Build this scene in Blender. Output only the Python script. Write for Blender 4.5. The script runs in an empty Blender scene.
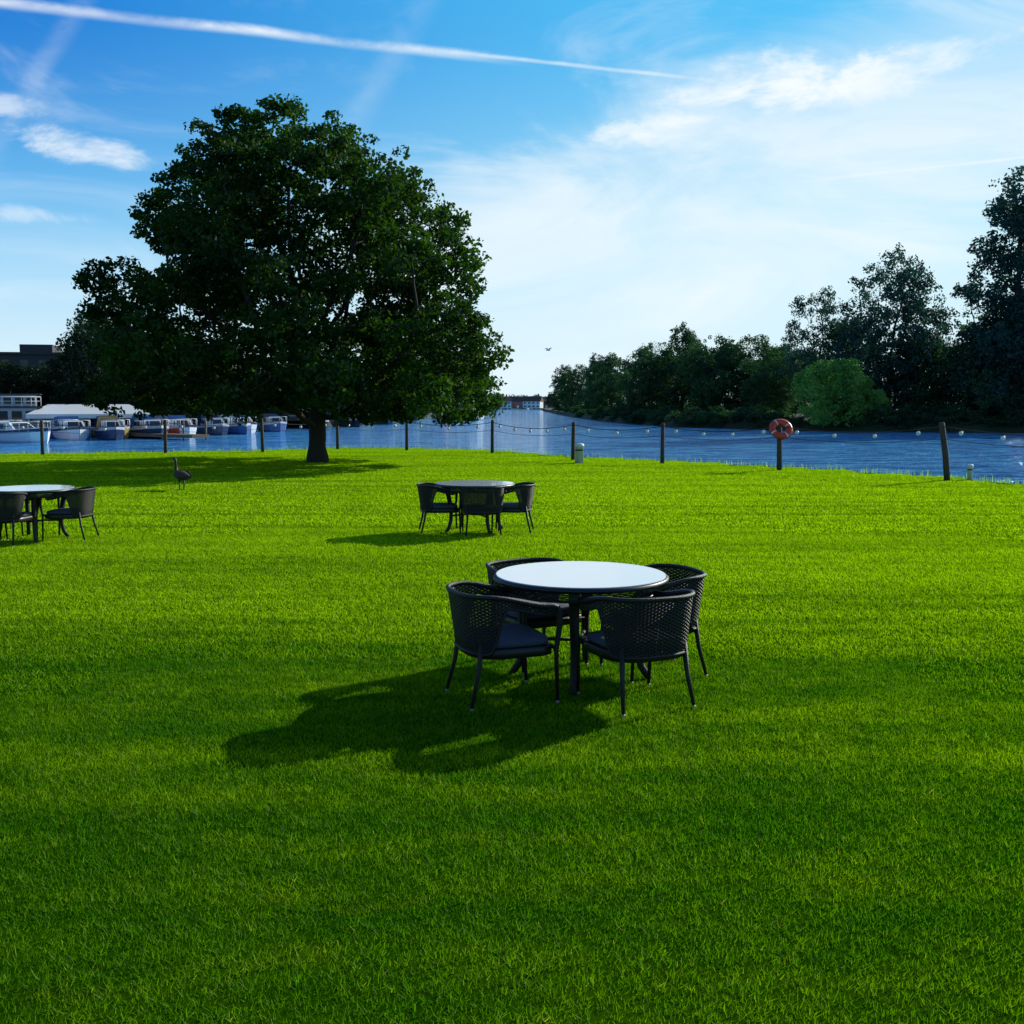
import bpy, bmesh, math, random
import numpy as np
from mathutils import Vector, Matrix, Quaternion
rng = np.random.default_rng(7); random.seed(7)
S = bpy.context.scene
R = math.radians
SUN_AZ, SUN_EL = 49.0, 24.5

# ------------------------------------------------------------ helpers
def link(o, parent=None):
    S.collection.objects.link(o)
    if parent: o.parent = parent
    return o
def empty(name, loc=(0,0,0), rz=0, sc=1.0):
    e = bpy.data.objects.new(name, None); link(e)
    e.location = loc; e.rotation_euler = (0,0,rz); e.scale=(sc,)*3
    e.empty_display_size=0.2
    return e
class MB:
    def __init__(s): s.v=[]; s.f=[]; s.m=[]; s.sm=[]; s.n=0
    def add(s, v, f, mat=0, smooth=True):
        v=[tuple(p) for p in v]
        s.v+=v; s.f+=[tuple(i+s.n for i in q) for q in f]
        s.m+=[mat]*len(f); s.sm+=[smooth]*len(f); s.n+=len(v)
    def tube(s, pts, rad, n=8, mat=0, cap=True, closed=False):
        pts=[Vector(p) for p in pts]; L=len(pts)
        if not hasattr(rad,'__len__'): rad=[rad]*L
        vs=[];up=Vector((0,0,1))
        prev=None
        for i,p in enumerate(pts):
            if closed: t=(pts[(i+1)%L]-pts[i-1])
            else: t=(pts[min(i+1,L-1)]-pts[max(i-1,0)])
            if t.length<1e-9: t=Vector((0,0,1))
            t.normalize()
            if prev is None:
                a=t.orthogonal().normalized()
                if abs(t.z)<0.9: a=(up-t*up.dot(t)).normalized()
            else:
                a=(prev-t*prev.dot(t))
                a=a.normalized() if a.length>1e-6 else t.orthogonal().normalized()
            prev=a; b=t.cross(a)
            for k in range(n):
                an=2*math.pi*k/n
                vs.append(p+(a*math.cos(an)+b*math.sin(an))*rad[i])
        fs=[]
        for i in range(L if closed else L-1):
            j=(i+1)%L
            for k in range(n):
                k2=(k+1)%n
                fs.append((i*n+k,i*n+k2,j*n+k2,j*n+k))
        if cap and not closed:
            fs.append(tuple(range(n))[::-1]); fs.append(tuple((L-1)*n+k for k in range(n)))
        s.add(vs,fs,mat)
    def box(s, c, d, mat=0, rz=0):
        cx,cy,cz=c; x,y,z=[q/2 for q in d]
        vs=[]
        for a,b,e in [(-1,-1,-1),(1,-1,-1),(1,1,-1),(-1,1,-1),(-1,-1,1),(1,-1,1),(1,1,1),(-1,1,1)]:
            X,Y=a*x,b*y
            vs.append((cx+X*math.cos(rz)-Y*math.sin(rz),cy+X*math.sin(rz)+Y*math.cos(rz),cz+e*z))
        s.add(vs,[(0,3,2,1),(4,5,6,7),(0,1,5,4),(1,2,6,5),(2,3,7,6),(3,0,4,7)],mat,False)
    def lathe(s, prof, n=48, mat=0, c=(0,0), smooth=True):
        vs=[];fs=[]
        for r,z in prof:
            for k in range(n):
                a=2*math.pi*k/n; vs.append((c[0]+r*math.cos(a),c[1]+r*math.sin(a),z))
        for i in range(len(prof)-1):
            for k in range(n):
                k2=(k+1)%n; fs.append((i*n+k,i*n+k2,(i+1)*n+k2,(i+1)*n+k))
        s.add(vs,fs,mat,smooth)
    def mesh(s,name,mats):
        me=bpy.data.meshes.new(name); me.from_pydata(s.v,[],s.f)
        me.polygons.foreach_set('material_index',s.m)
        me.polygons.foreach_set('use_smooth',s.sm)
        for m in mats: me.materials.append(m)
        me.update(); return me
    def obj(s,name,mats,parent=None):
        return link(bpy.data.objects.new(name,s.mesh(name,mats)),parent)
def np_mesh(name, V, Q, mats, matidx=None, attr=None):
    me=bpy.data.meshes.new(name)
    me.vertices.add(len(V)); me.vertices.foreach_set('co',np.asarray(V,np.float32).ravel())
    nq=len(Q); me.loops.add(nq*4); me.polygons.add(nq)
    me.loops.foreach_set('vertex_index',np.asarray(Q,np.int32).ravel())
    me.polygons.foreach_set('loop_start',np.arange(nq,dtype=np.int32)*4)
    me.polygons.foreach_set('loop_total',np.full(nq,4,np.int32))
    if matidx is not None: me.polygons.foreach_set('material_index',np.asarray(matidx,np.int32))
    if attr is not None:
        a=me.attributes.new('var','FLOAT','FACE'); a.data.foreach_set('value',np.asarray(attr,np.float32))
    for m in mats: me.materials.append(m)
    me.update(calc_edges=True); me.validate(); return me

# ------------------------------------------------------------ materials
class N:
    def __init__(s, tree): s.t=tree; s.t.nodes.clear()
    def n(s, typ, **kw):
        nd=s.t.nodes.new(typ)
        for k,v in kw.items():
            if k=='inp':
                for a,b in v.items():
                    if isinstance(b,bpy.types.NodeSocket): s.t.links.new(b,nd.inputs[a])
                    else: nd.inputs[a].default_value=b
            else: setattr(nd,k,v)
        return nd
    def math(s,op,a,b=None,c=None,clamp=False):
        nd=s.t.nodes.new('ShaderNodeMath'); nd.operation=op; nd.use_clamp=clamp
        for i,x in enumerate((a,b,c)):
            if x is None: continue
            if isinstance(x,bpy.types.NodeSocket): s.t.links.new(x,nd.inputs[i])
            else: nd.inputs[i].default_value=x
        return nd.outputs[0]
    def mix(s,fac,a,b,blend='MIX'):
        nd=s.t.nodes.new('ShaderNodeMix'); nd.data_type='RGBA'; nd.blend_type=blend
        for i,x in ((0,fac),(6,a),(7,b)):
            if isinstance(x,bpy.types.NodeSocket): s.t.links.new(x,nd.inputs[i])
            else: nd.inputs[i].default_value=x if i==0 else (*x,1) if len(x)==3 else x
        return nd.outputs[2]
    def noise(s,vec,scale,detail=4,rough=.55,dist=0):
        nd=s.n('ShaderNodeTexNoise',inp={'Scale':scale,'Detail':detail,'Roughness':rough,'Distortion':dist})
        if vec is not None: s.t.links.new(vec,nd.inputs['Vector'])
        return nd.outputs['Fac']
    def mapping(s,vec,sc=(1,1,1),rot=(0,0,0)):
        nd=s.n('ShaderNodeMapping',inp={'Scale':sc,'Rotation':rot}); s.t.links.new(vec,nd.inputs['Vector']); return nd.outputs[0]
    def ramp(s,fac,stops):
        nd=s.t.nodes.new('ShaderNodeMapRange'); nd.interpolation_type='SMOOTHSTEP'
        s.t.links.new(fac,nd.inputs[0]); nd.inputs[1].default_value=stops[0]; nd.inputs[2].default_value=stops[1]
        return nd.outputs[0]
def newmat(name):
    m=bpy.data.materials.new(name); m.use_nodes=True; n=N(m.node_tree)
    out=n.n('ShaderNodeOutputMaterial'); return m,n,out
def simple(name,col,rough=.6,metal=0,var=.25,scale=6,bump=0,bscale=60,spec=.5,coat=0):
    m,n,out=newmat(name)
    tc=n.n('ShaderNodeTexCoord').outputs['Object']
    nz=n.noise(tc,scale)
    c=n.mix(nz,tuple(x*(1-var) for x in col),tuple(min(1,x*(1+var)) for x in col))
    p=n.n('ShaderNodeBsdfPrincipled',inp={'Base Color':c,'Roughness':rough,'Metallic':metal,'Specular IOR Level':spec,'Coat Weight':coat})
    if bump:
        b=n.n('ShaderNodeBump',inp={'Strength':bump,'Distance':.01,'Height':n.noise(tc,bscale)})
        m.node_tree.links.new(b.outputs[0],p.inputs['Normal'])
    m.node_tree.links.new(p.outputs[0],out.inputs[0]); return m
def leafmat(name,dark,light,trans=.4,tcol=None,rough=.5,ns=.5):
    m,n,out=newmat(name)
    geo=n.n('ShaderNodeNewGeometry'); at=n.n('ShaderNodeAttribute',attribute_name='var')
    nz=n.noise(geo.outputs['Position'],ns,0)
    f=n.math('MULTIPLY_ADD',at.outputs['Fac'],.7,n.math('MULTIPLY_ADD',nz,.9,-.3),clamp=True)
    c=n.mix(f,dark,light)
    p=n.n('ShaderNodeBsdfDiffuse',inp={'Color':c})
    g=n.n('ShaderNodeBsdfGlossy',inp={'Color':(.6,.7,.8,1),'Roughness':rough})
    pm=n.n('ShaderNodeMixShader',inp={0:.04,1:p.outputs[0],2:g.outputs[0]})
    tcn=n.mix(1.0,c,tcol or (1.3,1.5,.35),'MULTIPLY')
    t=n.n('ShaderNodeBsdfTranslucent',inp={'Color':tcn})
    mx=n.n('ShaderNodeMixShader',inp={0:trans,1:pm.outputs[0],2:t.outputs[0]})
    m.node_tree.links.new(mx.outputs[0],out.inputs[0]); return m
def grassmat(name,blade=True):
    m,n,out=newmat(name)
    geo=n.n('ShaderNodeNewGeometry'); pos=geo.outputs['Position']
    big=n.noise(n.mapping(pos,(.13,.55,0),(0,0,R(8))),1.0,2,.6)
    mid=n.noise(n.mapping(pos,(1.3,3.0,0)),1.0,3,.65)
    stripe=n.noise(n.mapping(pos,(.03,2.0,0),(0,0,R(-6))),1.0,0)
    f=n.math('ADD',n.math('MULTIPLY',big,.55),n.math('MULTIPLY',mid,.55))
    f=n.math('ADD',f,n.math('MULTIPLY',stripe,.50))
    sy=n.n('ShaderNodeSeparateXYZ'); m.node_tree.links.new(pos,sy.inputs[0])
    f=n.math('ADD',f,n.math('MULTIPLY_ADD',n.ramp(sy.outputs[1],(3,13)),.34,-.19))  # lawn colour darkens towards the camera, a vignette painted into the grass
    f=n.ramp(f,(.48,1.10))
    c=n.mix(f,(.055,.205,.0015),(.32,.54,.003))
    dry=n.ramp(n.noise(n.mapping(pos,(1.3,2.6,0)),1.3,3,.75),(.54,.80))
    c=n.mix(n.math('MULTIPLY',dry,.28),c,(.46,.50,.03))
    if not blade: c=n.mix(1.0,c,(.20,.25,.2),'MULTIPLY')
    if blade:
        at=n.n('ShaderNodeAttribute',attribute_name='var')
        # a few blades are straw-coloured clippings
        straw=n.ramp(at.outputs['Fac'],(.90,.97))
        c=n.mix(at.outputs['Fac'],n.mix(1.0,c,(.42,.55,.5),'MULTIPLY'),n.mix(1.0,c,(1.55,1.35,1.2),'MULTIPLY'))
        c=n.mix(n.math('MULTIPLY',straw,.5),c,(.60,.58,.12))
        p=n.n('ShaderNodeBsdfDiffuse',inp={'Color':c})
        t=n.n('ShaderNodeBsdfTranslucent',inp={'Color':n.mix(1.0,c,(1.35,1.40,.2),'MULTIPLY')})
        g=n.n('ShaderNodeBsdfGlossy',inp={'Color':(.8,.9,.6,1),'Roughness':.5})
        mx=n.n('ShaderNodeMixShader',inp={0:.5,1:p.outputs[0],2:t.outputs[0]})
        mx=n.n('ShaderNodeMixShader',inp={0:.012,1:mx.outputs[0],2:g.outputs[0]})
        m.node_tree.links.new(mx.outputs[0],out.inputs[0])
    else:
        p=n.n('ShaderNodeBsdfDiffuse',inp={'Color':c}); m.node_tree.links.new(p.outputs[0],out.inputs[0])
    return m
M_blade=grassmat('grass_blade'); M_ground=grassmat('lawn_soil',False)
M_bark=simple('bark',(.04,.03,.022),.9,var=.4,scale=9,bump=.6,bscale=30)
M_leaf=leafmat('oak_leaves',(.006,.018,.003),(.050,.120,.008),.42)
M_leafK=leafmat('shaded_leaves',(.006,.018,.006),(.022,.05,.014),.3)  # dark version of the bank leaves, shade put into the colour
M_leafD=leafmat('bank_leaves',(.012,.042,.022),(.06,.135,.045),.35,(1.1,1.4,.6),ns=.25)  # bluish air haze mixed into the leaf colours
M_leafL=leafmat('willow_leaves',(.16,.34,.08),(.32,.52,.12),.6,(1.1,1.2,.7),ns=.4)
M_leafB=leafmat('poplar_leaves',(.016,.055,.048),(.05,.115,.08),.3,(1.0,1.3,.9),ns=.25)  # blue tint is distance haze painted into the leaves
M_wick=simple('dark_wicker',(.013,.010,.010),.42,var=.5,scale=40,spec=.5)
M_wick2=simple('wicker_rim',(.011,.009,.009),.5,var=.4,scale=60,bump=.5,bscale=250)
M_cush=simple('cushion_cloth',(.05,.06,.085),.85,var=.2,scale=20,bump=.2,bscale=300)
M_foot=simple('pale_foot_cap',(.30,.30,.28),.5)
M_post=simple('post_wood',(.075,.055,.04),.85,var=.5,scale=8,bump=.5,bscale=40)
M_rope=simple('rope',(.04,.037,.03),.9)
M_cable=simple('cable',(.02,.02,.02),.6)
M_white=simple('white_paint',(.78,.79,.78),.4,var=.06)
M_cream=simple('weathered_white',(.50,.52,.54),.5,var=.2)
M_bulb=simple('bulb_glass',(.9,.9,.88),.15,var=.03)
M_red=simple('red_lifebuoy',(.70,.06,.02),.45,var=.15)
M_blue=simple('blue_canvas',(.03,.11,.32),.6)
M_navy=simple('navy_hull',(.02,.04,.10),.3)
M_yel=simple('yellow_paint',(.40,.24,.05),.5)
M_win=simple('dark_window',(.015,.02,.028),.08)
M_brick=simple('brick',(.22,.11,.08),.9,var=.3,scale=3)
M_roof=simple('roof_tile',(.10,.06,.05),.85,var=.3,scale=3)
M_grey=simple('grey_render',(.05,.053,.058),.8,var=.15)
M_wood=simple('deck_wood',(.16,.12,.08),.8,var=.3)
M_bankearth=simple('bank_earth',(.020,.036,.012),.95,var=.5,scale=1.5,bump=.8,bscale=6)

mg,n,out=newmat('frosted_glass_top')
tc=n.n('ShaderNodeTexCoord').outputs['Object']
c=n.mix(n.noise(tc,3,3),(.74,.80,.81),(.82,.86,.86))
p=n.n('ShaderNodeBsdfPrincipled',inp={'Base Color':c,'Roughness':.08,'Specular IOR Level':.8,'IOR':1.6,'Coat Weight':.3,'Coat Roughness':.02})
mg.node_tree.links.new(p.outputs[0],out.inputs[0]); M_glass=mg
mw,n,out=newmat('river_water')
pos=n.n('ShaderNodeNewGeometry').outputs['Position']
h1=n.noise(n.mapping(pos,(.45,1.1,1),(0,0,R(12))),1.0,4,.68,.5)
h3=n.noise(n.mapping(pos,(2.4,4.5,1)),1.0,2,.6)
h=n.math('ADD',h1,n.math('MULTIPLY',h3,.30))
b=n.n('ShaderNodeBump',inp={'Strength':1.0,'Distance':.60,'Height':h})
c=n.mix(n.ramp(h1,(.38,.62)),(.006,.15,.52),(.16,.60,1.0))  # bright ripple glints painted into the base colour by wave height
p=n.n('ShaderNodeBsdfPrincipled',inp={'Base Color':c,'Roughness':.06,'Specular IOR Level':1.0,'IOR':1.36,'Specular Tint':(.60,.88,1,1),'Normal':b.outputs[0]})
mw.node_tree.links.new(p.outputs[0],out.inputs[0]); M_water=mw

# ------------------------------------------------------------ world
W=bpy.data.worlds.new('World'); S.world=W; W.use_nodes=True
n=N(W.node_tree); L=W.node_tree.links
ts=Vector((math.sin(R(SUN_AZ))*math.cos(R(SUN_EL)),math.cos(R(SUN_AZ))*math.cos(R(SUN_EL)),math.sin(R(SUN_EL))))
out=n.n('ShaderNodeOutputWorld'); bg=n.n('ShaderNodeBackground')
sky=n.n('ShaderNodeTexSky',sky_type='NISHITA'); sky.sun_disc=False
sky.sun_elevation=R(SUN_EL); sky.sun_rotation=R(SUN_AZ); sky.air_density=1.0; sky.dust_density=.3; sky.ozone_density=3.0
d=n.n('ShaderNodeTexCoord').outputs['Generated']
sp=n.n('ShaderNodeSeparateXYZ'); L.new(d,sp.inputs[0]); X,Y,Z=sp.outputs
az=n.math('MULTIPLY',n.math('ARCTAN2',X,Y),57.2958)
el=n.math('MULTIPLY',n.math('ARCSINE',Z),57.2958)
dps=n.n('ShaderNodeVectorMath',operation='DOT_PRODUCT'); L.new(d,dps.inputs[0]); dps.inputs[1].default_value=ts
sd=dps.outputs['Value']
sunside=n.ramp(sd,(.28,.93))
K=10.0
def c10(*c): return tuple(x*K for x in c)
g=n.mix(n.ramp(el,(-1,13)),c10(.76,.93,1.0),n.mix(sunside,c10(.17,.60,.97),c10(.50,.87,1.0)))
g=n.mix(n.ramp(el,(5,20)),g,n.mix(sunside,c10(.006,.18,.67),c10(.10,.57,.97)))
g=n.mix(n.ramp(el,(22,60)),g,c10(.01,.08,.30))
wt=n.math('MULTIPLY',n.ramp(sd,(-.10,.30)),.97)
col=n.mix(wt,n.mix(1.0,sky.outputs[0],(.5,.85,1.1),'MULTIPLY'),g)
dn=n.noise(n.mapping(d,(1,1,2.2)),9,5,.66,.4)
dn2=n.noise(n.mapping(d,(1,1,3.0),(0,R(14),0)),3.0,5,.62,1.0)
def blob(a0,e0,wa,we,tilt,lo=.25,hi=.75,amp=1.5,nz=None):
    u=n.math('SUBTRACT',az,a0); v=n.math('SUBTRACT',el,e0); c,s=math.cos(R(tilt)),math.sin(R(tilt))
    u2=n.math('ADD',n.math('MULTIPLY',u,c/wa),n.math('MULTIPLY',v,s/wa))
    v2=n.math('ADD',n.math('MULTIPLY',u,-s/we),n.math('MULTIPLY',v,c/we))
    r=n.math('ADD',n.math('MULTIPLY',u2,u2),n.math('MULTIPLY',v2,v2))
    m=n.math('SUBTRACT',1.0,r)
    m=n.math('ADD',m,n.math('MULTIPLY_ADD',nz or dn,amp*2,-amp))
    return n.ramp(m,(lo,hi))
def streak(A,B,w,a0,a1,soft=2.5,wa=.006,br=2.0):
    nn=Vector(A).cross(Vector(B)).normalized()
    dp=n.n('ShaderNodeVectorMath',operation='DOT_PRODUCT'); L.new(d,dp.inputs[0]); dp.inputs[1].default_value=nn
    wob=n.math('MULTIPLY_ADD',dn,wa*2,-wa)
    a=n.math('ABSOLUTE',n.math('ADD',dp.outputs['Value'],wob))
    m=n.math('SUBTRACT',1.0,n.ramp(a,(0,w)))
    m=n.math('MULTIPLY',m,n.ramp(az,(a0-soft,a0+soft))); m=n.math('MULTIPLY',m,n.math('SUBTRACT',1,n.ramp(az,(a1-soft,a1+soft))))
    return n.math('MULTIPLY',m,n.math('MULTIPLY_ADD',dn,br,.65-br/2),clamp=True)
layers=[]
layers.append((n.ramp(dn2,(.45,.72)),.28))
layers.append((blob(14,10.5,24,6.5,16,-.8,1.5,1.5,dn2),.68))
layers.append((blob(13.5,16.0,6,1.5,7,.2,1.5,2.6),.95))
layers.append((blob(19.5,15.9,5.5,1.3,4,.1,1.6,2.6),.75))
layers.append((blob(7.2,13.9,4.0,.8,3,.0,1.3,2.4),.80))
layers.append((blob(-21.3,12.2,3.8,.9,-4,.0,1.3,2.4),.75))
layers.append((blob(-25,13.9,2.2,.6,0,.0,1.3,2.2),.55))
layers.append((blob(-25,9.0,4,.5,0,.0,1.4,2.2),.50))
layers.append((blob(-22,5.5,9,.9,3,.0,1.6,2.2,dn2),.45))
layers.append((streak((-512,1108,400),(-32,1103,346),.0062,-40,-1.5,3,.0035,2.6),.80))
layers.append((streak((-512,1108,400),(178,1101,325),.0026,-3,9.0,2,.0012,2.6),.6))
layers.append((streak((512,1093,246),(308,1091,224),.0018,16,60,2.5,.001),.7))
layers.append((streak((-482,1100,313),(-437,1107,388),.012,-26,-19,1,.006,3.5),.13))
layers.append((streak((-160,1100,280),(-90,1107,400),.02,-12,-3,2,.01,3.5),.12))
for m_,o_ in layers:
    col=n.mix(n.math('MULTIPLY',m_,o_,clamp=True),col,c10(.94,1.0,1.03))
bg.inputs['Strength'].default_value=.1
L.new(col,bg.inputs['Color']); L.new(bg.outputs[0],out.inputs[0])

sl=bpy.data.lights.new('sun','SUN'); sl.energy=5; sl.angle=R(.5); sl.color=(1,.96,.84)
so=bpy.data.objects.new('sun',sl); link(so); so.rotation_euler=ts.to_track_quat('Z','Y').to_euler(); so.location=(30,30,20)

cam=bpy.data.cameras.new('camera'); co=bpy.data.objects.new('camera',cam); link(co)
co.location=(0,0,1.95); co.rotation_euler=(R(90-5.75),0,0); cam.lens=37.4; cam.sensor_width=36; cam.clip_end=6000
S.camera=co
S.view_settings.view_transform='Standard'; S.view_settings.look='None'; S.view_settings.exposure=0; S.view_settings.gamma=1

# ------------------------------------------------------------ terrain
LAWN=[(-70,40),(-40,41),(-22,42),(-14,44.3),(-10.4,46),(-7.8,48.5),(-4.5,48),(-.8,45.5),(2.4,39.5),(5.4,37),(8.5,33.2),(11.6,28.9),(12.9,25.3),(16.5,17),(21,2),(25,-30),(-70,-30)]
def land(name,poly,top,bot,skirt,mat_top,mat_side):
    pts=[]
    for i in range(len(poly)):
        a=Vector(poly[i]);b=Vector(poly[(i+1)%len(poly)])
        k=max(1,min(14,int((b-a).length/2.0)))
        for j in range(k):
            p=a.lerp(b,j/k); pts.append((p.x+random.uniform(-.12,.12),p.y+random.uniform(-.12,.12)))
    bm=bmesh.new(); vs=[bm.verts.new((x,y,top)) for x,y in pts]; f=bm.faces.new(vs)
    if f.normal.z<0: f.normal_flip()
    bm.normal_update()
    area=sum(pts[i][0]*pts[(i+1)%len(pts)][1]-pts[(i+1)%len(pts)][0]*pts[i][1] for i in range(len(pts)))
    sg=1 if area>0 else -1
    low=[]
    for i,(x,y) in enumerate(pts):
        t=Vector(pts[(i+1)%len(pts)])-Vector(pts[i-1]); t.normalize(); nn=Vector((t.y,-t.x))*sg
        q=Vector((x,y))+nn*skirt*random.uniform(.8,1.2); low.append(bm.verts.new((q.x,q.y,bot)))
    for i in range(len(vs)):
        j=(i+1)%len(vs); ff=bm.faces.new((vs[i],vs[j],low[j],low[i])); ff.material_index=1
    bmesh.ops.triangulate(bm,faces=[f]); bmesh.ops.recalc_face_normals(bm,faces=bm.faces)
    me=bpy.data.meshes.new(name); bm.to_mesh(me); bm.free(); me.materials.append(mat_top); me.materials.append(mat_side)
    o=bpy.data.objects.new(name,me); link(o)
    if me.polygons[0].normal.z<0: me.flip_normals()
    return o
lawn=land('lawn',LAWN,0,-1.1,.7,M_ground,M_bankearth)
LEFT=[(-17,1200),(-14,600),(-15,450),(-17,300),(-19,200),(-24,135),(-33,104),(-45,90),(-75,75),(-200,60),(-2500,60),(-2500,1200)]
RIGHT=[(200,50),(120,84),(70,98),(44,104),(31,111),(21,130),(15.5,170),(14,250),(14,450),(18,600),(20,1200),(2500,1200),(2500,50)]
land('left_bank_ground',LEFT,.1,-1.2,1.2,M_bankearth,M_bankearth)
land('right_bank_ground',RIGHT,.1,-1.2,1.5,M_bankearth,M_bankearth)
land('far_ground',[(-3000,1190),(3000,1190),(3000,4000),(-3000,4000)],.4,-1.2,1,M_bankearth,M_bankearth)
b=MB(); b.add([(-3000,-3000,-.75),(3000,-3000,-.75),(3000,4000,-.75),(-3000,4000,-.75)],[(0,1,2,3)],0,False)
b.obj('river_water',[M_water])

# ------------------------------------------------------------ grass
def inpoly(x,y,poly,):
    c=False
    for i in range(len(poly)):
        x1,y1=poly[i];x2,y2=poly[i-1]
        if (y1>y)!=(y2>y) and x<(x2-x1)*(y-y1)/(y2-y1)+x1: c=not c
    return c
def patch(name,nb,w,h,seed,parent,segs=2):
    r=np.random.default_rng(seed)
    x=r.uniform(-.5,.5,nb);y=r.uniform(-.5,.5,nb);a=r.uniform(0,2*np.pi,nb)
    fld=.5+.5*np.sin(x*2*np.pi*3+2*np.sin(y*2*np.pi*2))*np.sin(y*2*np.pi*4+1.5*np.sin(x*2*np.pi*2))
    hh=h*r.uniform(.5,1.2,nb)*(.75+.5*fld);ww=w*r.uniform(.6,1.3,nb)
    lean=r.uniform(0,1.2,nb)*hh; la=r.uniform(0,2*np.pi,nb)
    lv=((0,1,0),(.55,.8,.3),(1,.12,1)) if segs==2 else ((0,1,0),(1,.25,1))
    nv=len(lv)*2
    V=np.zeros((nb,nv,3))
    dx,dy=np.cos(a)*ww/2,np.sin(a)*ww/2
    for i,(t,wf,lf) in enumerate(lv):
        cx=x+np.cos(la)*lean*lf; cy=y+np.sin(la)*lean*lf; z=hh*t*(1-.12*lf)
        V[:,i*2,0]=cx-dx*wf;V[:,i*2,1]=cy-dy*wf;V[:,i*2,2]=z
        V[:,i*2+1,0]=cx+dx*wf;V[:,i*2+1,1]=cy+dy*wf;V[:,i*2+1,2]=z
    base=(np.arange(nb)*nv)[:,None,None]
    Q=(base+np.array([[2*i,2*i+1,2*i+3,2*i+2] for i in range(len(lv)-1)])[None]).reshape(-1,4)
    me=np_mesh(name,V.reshape(-1,3),Q,[M_blade],attr=np.repeat(np.clip(r.uniform(0,1,nb)*.75+.25*fld,0,1),len(lv)-1))
    o=bpy.data.objects.new(name,me); link(o,parent); return o
def scatter(name,cells,size,nb,w,h,seed,segs):
    b=MB()
    for (x,y) in cells:
        k=random.randrange(4)*math.pi/2; s=size/2
        vs=[(x+math.cos(k+q)*s*1.41421,y+math.sin(k+q)*s*1.41421,0.0) for q in (-2.35619,-.785398,.785398,2.35619)]
        b.add(vs,[(0,1,2,3)],0,False)
    o=b.obj(name,[M_blade]); o.instance_type='FACES'; o.use_instance_faces_scale=True; o.instance_faces_scale=1.0
    o.show_instancer_for_render=False; o.show_instancer_for_viewport=False
    patch('grass_tuft_patch',nb,w,h,seed,o,segs)
near=[];mid=[];far=[]
for i in range(-48,22):
    for j in range(-2,50):
        x,y=i+.5,j+.5
        if not inpoly(x,y,LAWN): continue
        if y<1.0 or abs(x)>.60*y+3: continue
        dd=math.hypot(x,y)
        (near if dd<8 else mid if dd<17 else far).append((x,y))
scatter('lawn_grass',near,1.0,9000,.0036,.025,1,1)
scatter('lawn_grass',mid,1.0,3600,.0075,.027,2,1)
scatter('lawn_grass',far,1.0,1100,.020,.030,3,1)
def strip_pts(poly,i0,i1,step):
    res=[]
    for i in range(i0,i1):
        a=Vector(poly[i]);c=Vector(poly[i+1]);L_=(c-a).length
        for k in range(int(L_/step)): res.append(a.lerp(c,(k+random.random())*step/L_))
    return res
pts=strip_pts(LAWN,1,14,.022)
V=[];Q=[];A=[]
for p_ in pts:
    off=random.gauss(0,.22); x=p_.x+random.gauss(0,.2); y=p_.y+off; a=random.uniform(0,6.28); hgt=random.uniform(.05,.20)*random.uniform(.5,1.1)
    w=.012; ln=random.uniform(-.1,.1); dx,dy=math.cos(a)*w,math.sin(a)*w
    k=len(V); z0=-.1
    V+=[(x-dx,y-dy,z0),(x+dx,y+dy,z0),(x+dx*.2+ln,y+dy*.2+ln,hgt),(x-dx*.2+ln,y-dy*.2+ln,hgt)]; Q.append((k,k+1,k+2,k+3)); A.append(random.random()*.9)
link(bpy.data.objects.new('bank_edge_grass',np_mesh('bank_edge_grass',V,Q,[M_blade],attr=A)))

# ------------------------------------------------------------ trees
def leaf_arrays(C,rad,per,size,r,flat=1.0,cvar=None):
    n_=len(C); N_=n_*per
    cen=np.repeat(C,per,axis=0)
    g=r.normal(size=(N_,3)); g/=np.linalg.norm(g,axis=1)[:,None]
    rr=rad*np.cbrt(r.uniform(0,1,N_))[:,None]*np.repeat(r.uniform(.6,1.3,n_),per)[:,None]
    off=g*rr; off[:,2]*=flat
    P=cen+off
    nrm=r.normal(size=(N_,3)); nrm[:,2]+=.6; nrm/=np.linalg.norm(nrm,axis=1)[:,None]
    t=r.normal(size=(N_,3)); t-=nrm*(t*nrm).sum(1)[:,None]; t/=np.linalg.norm(t,axis=1)[:,None]
    bt=np.cross(nrm,t); s=(size*r.uniform(.6,1.3,N_))[:,None]
    V=np.stack([P-t*s*.5,P+bt*s*.34-t*s*.05,P+t*s*.5+nrm*s*.1,P-bt*s*.34-t*s*.05],1).reshape(-1,3)
    Q=np.arange(N_*4).reshape(-1,4)
    cv=r.uniform(0,1,n_) if cvar is None else cvar
    var=np.clip(np.repeat(cv,per)*.65+r.uniform(0,.35,N_),0,1)
    return V,Q,var
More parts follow.
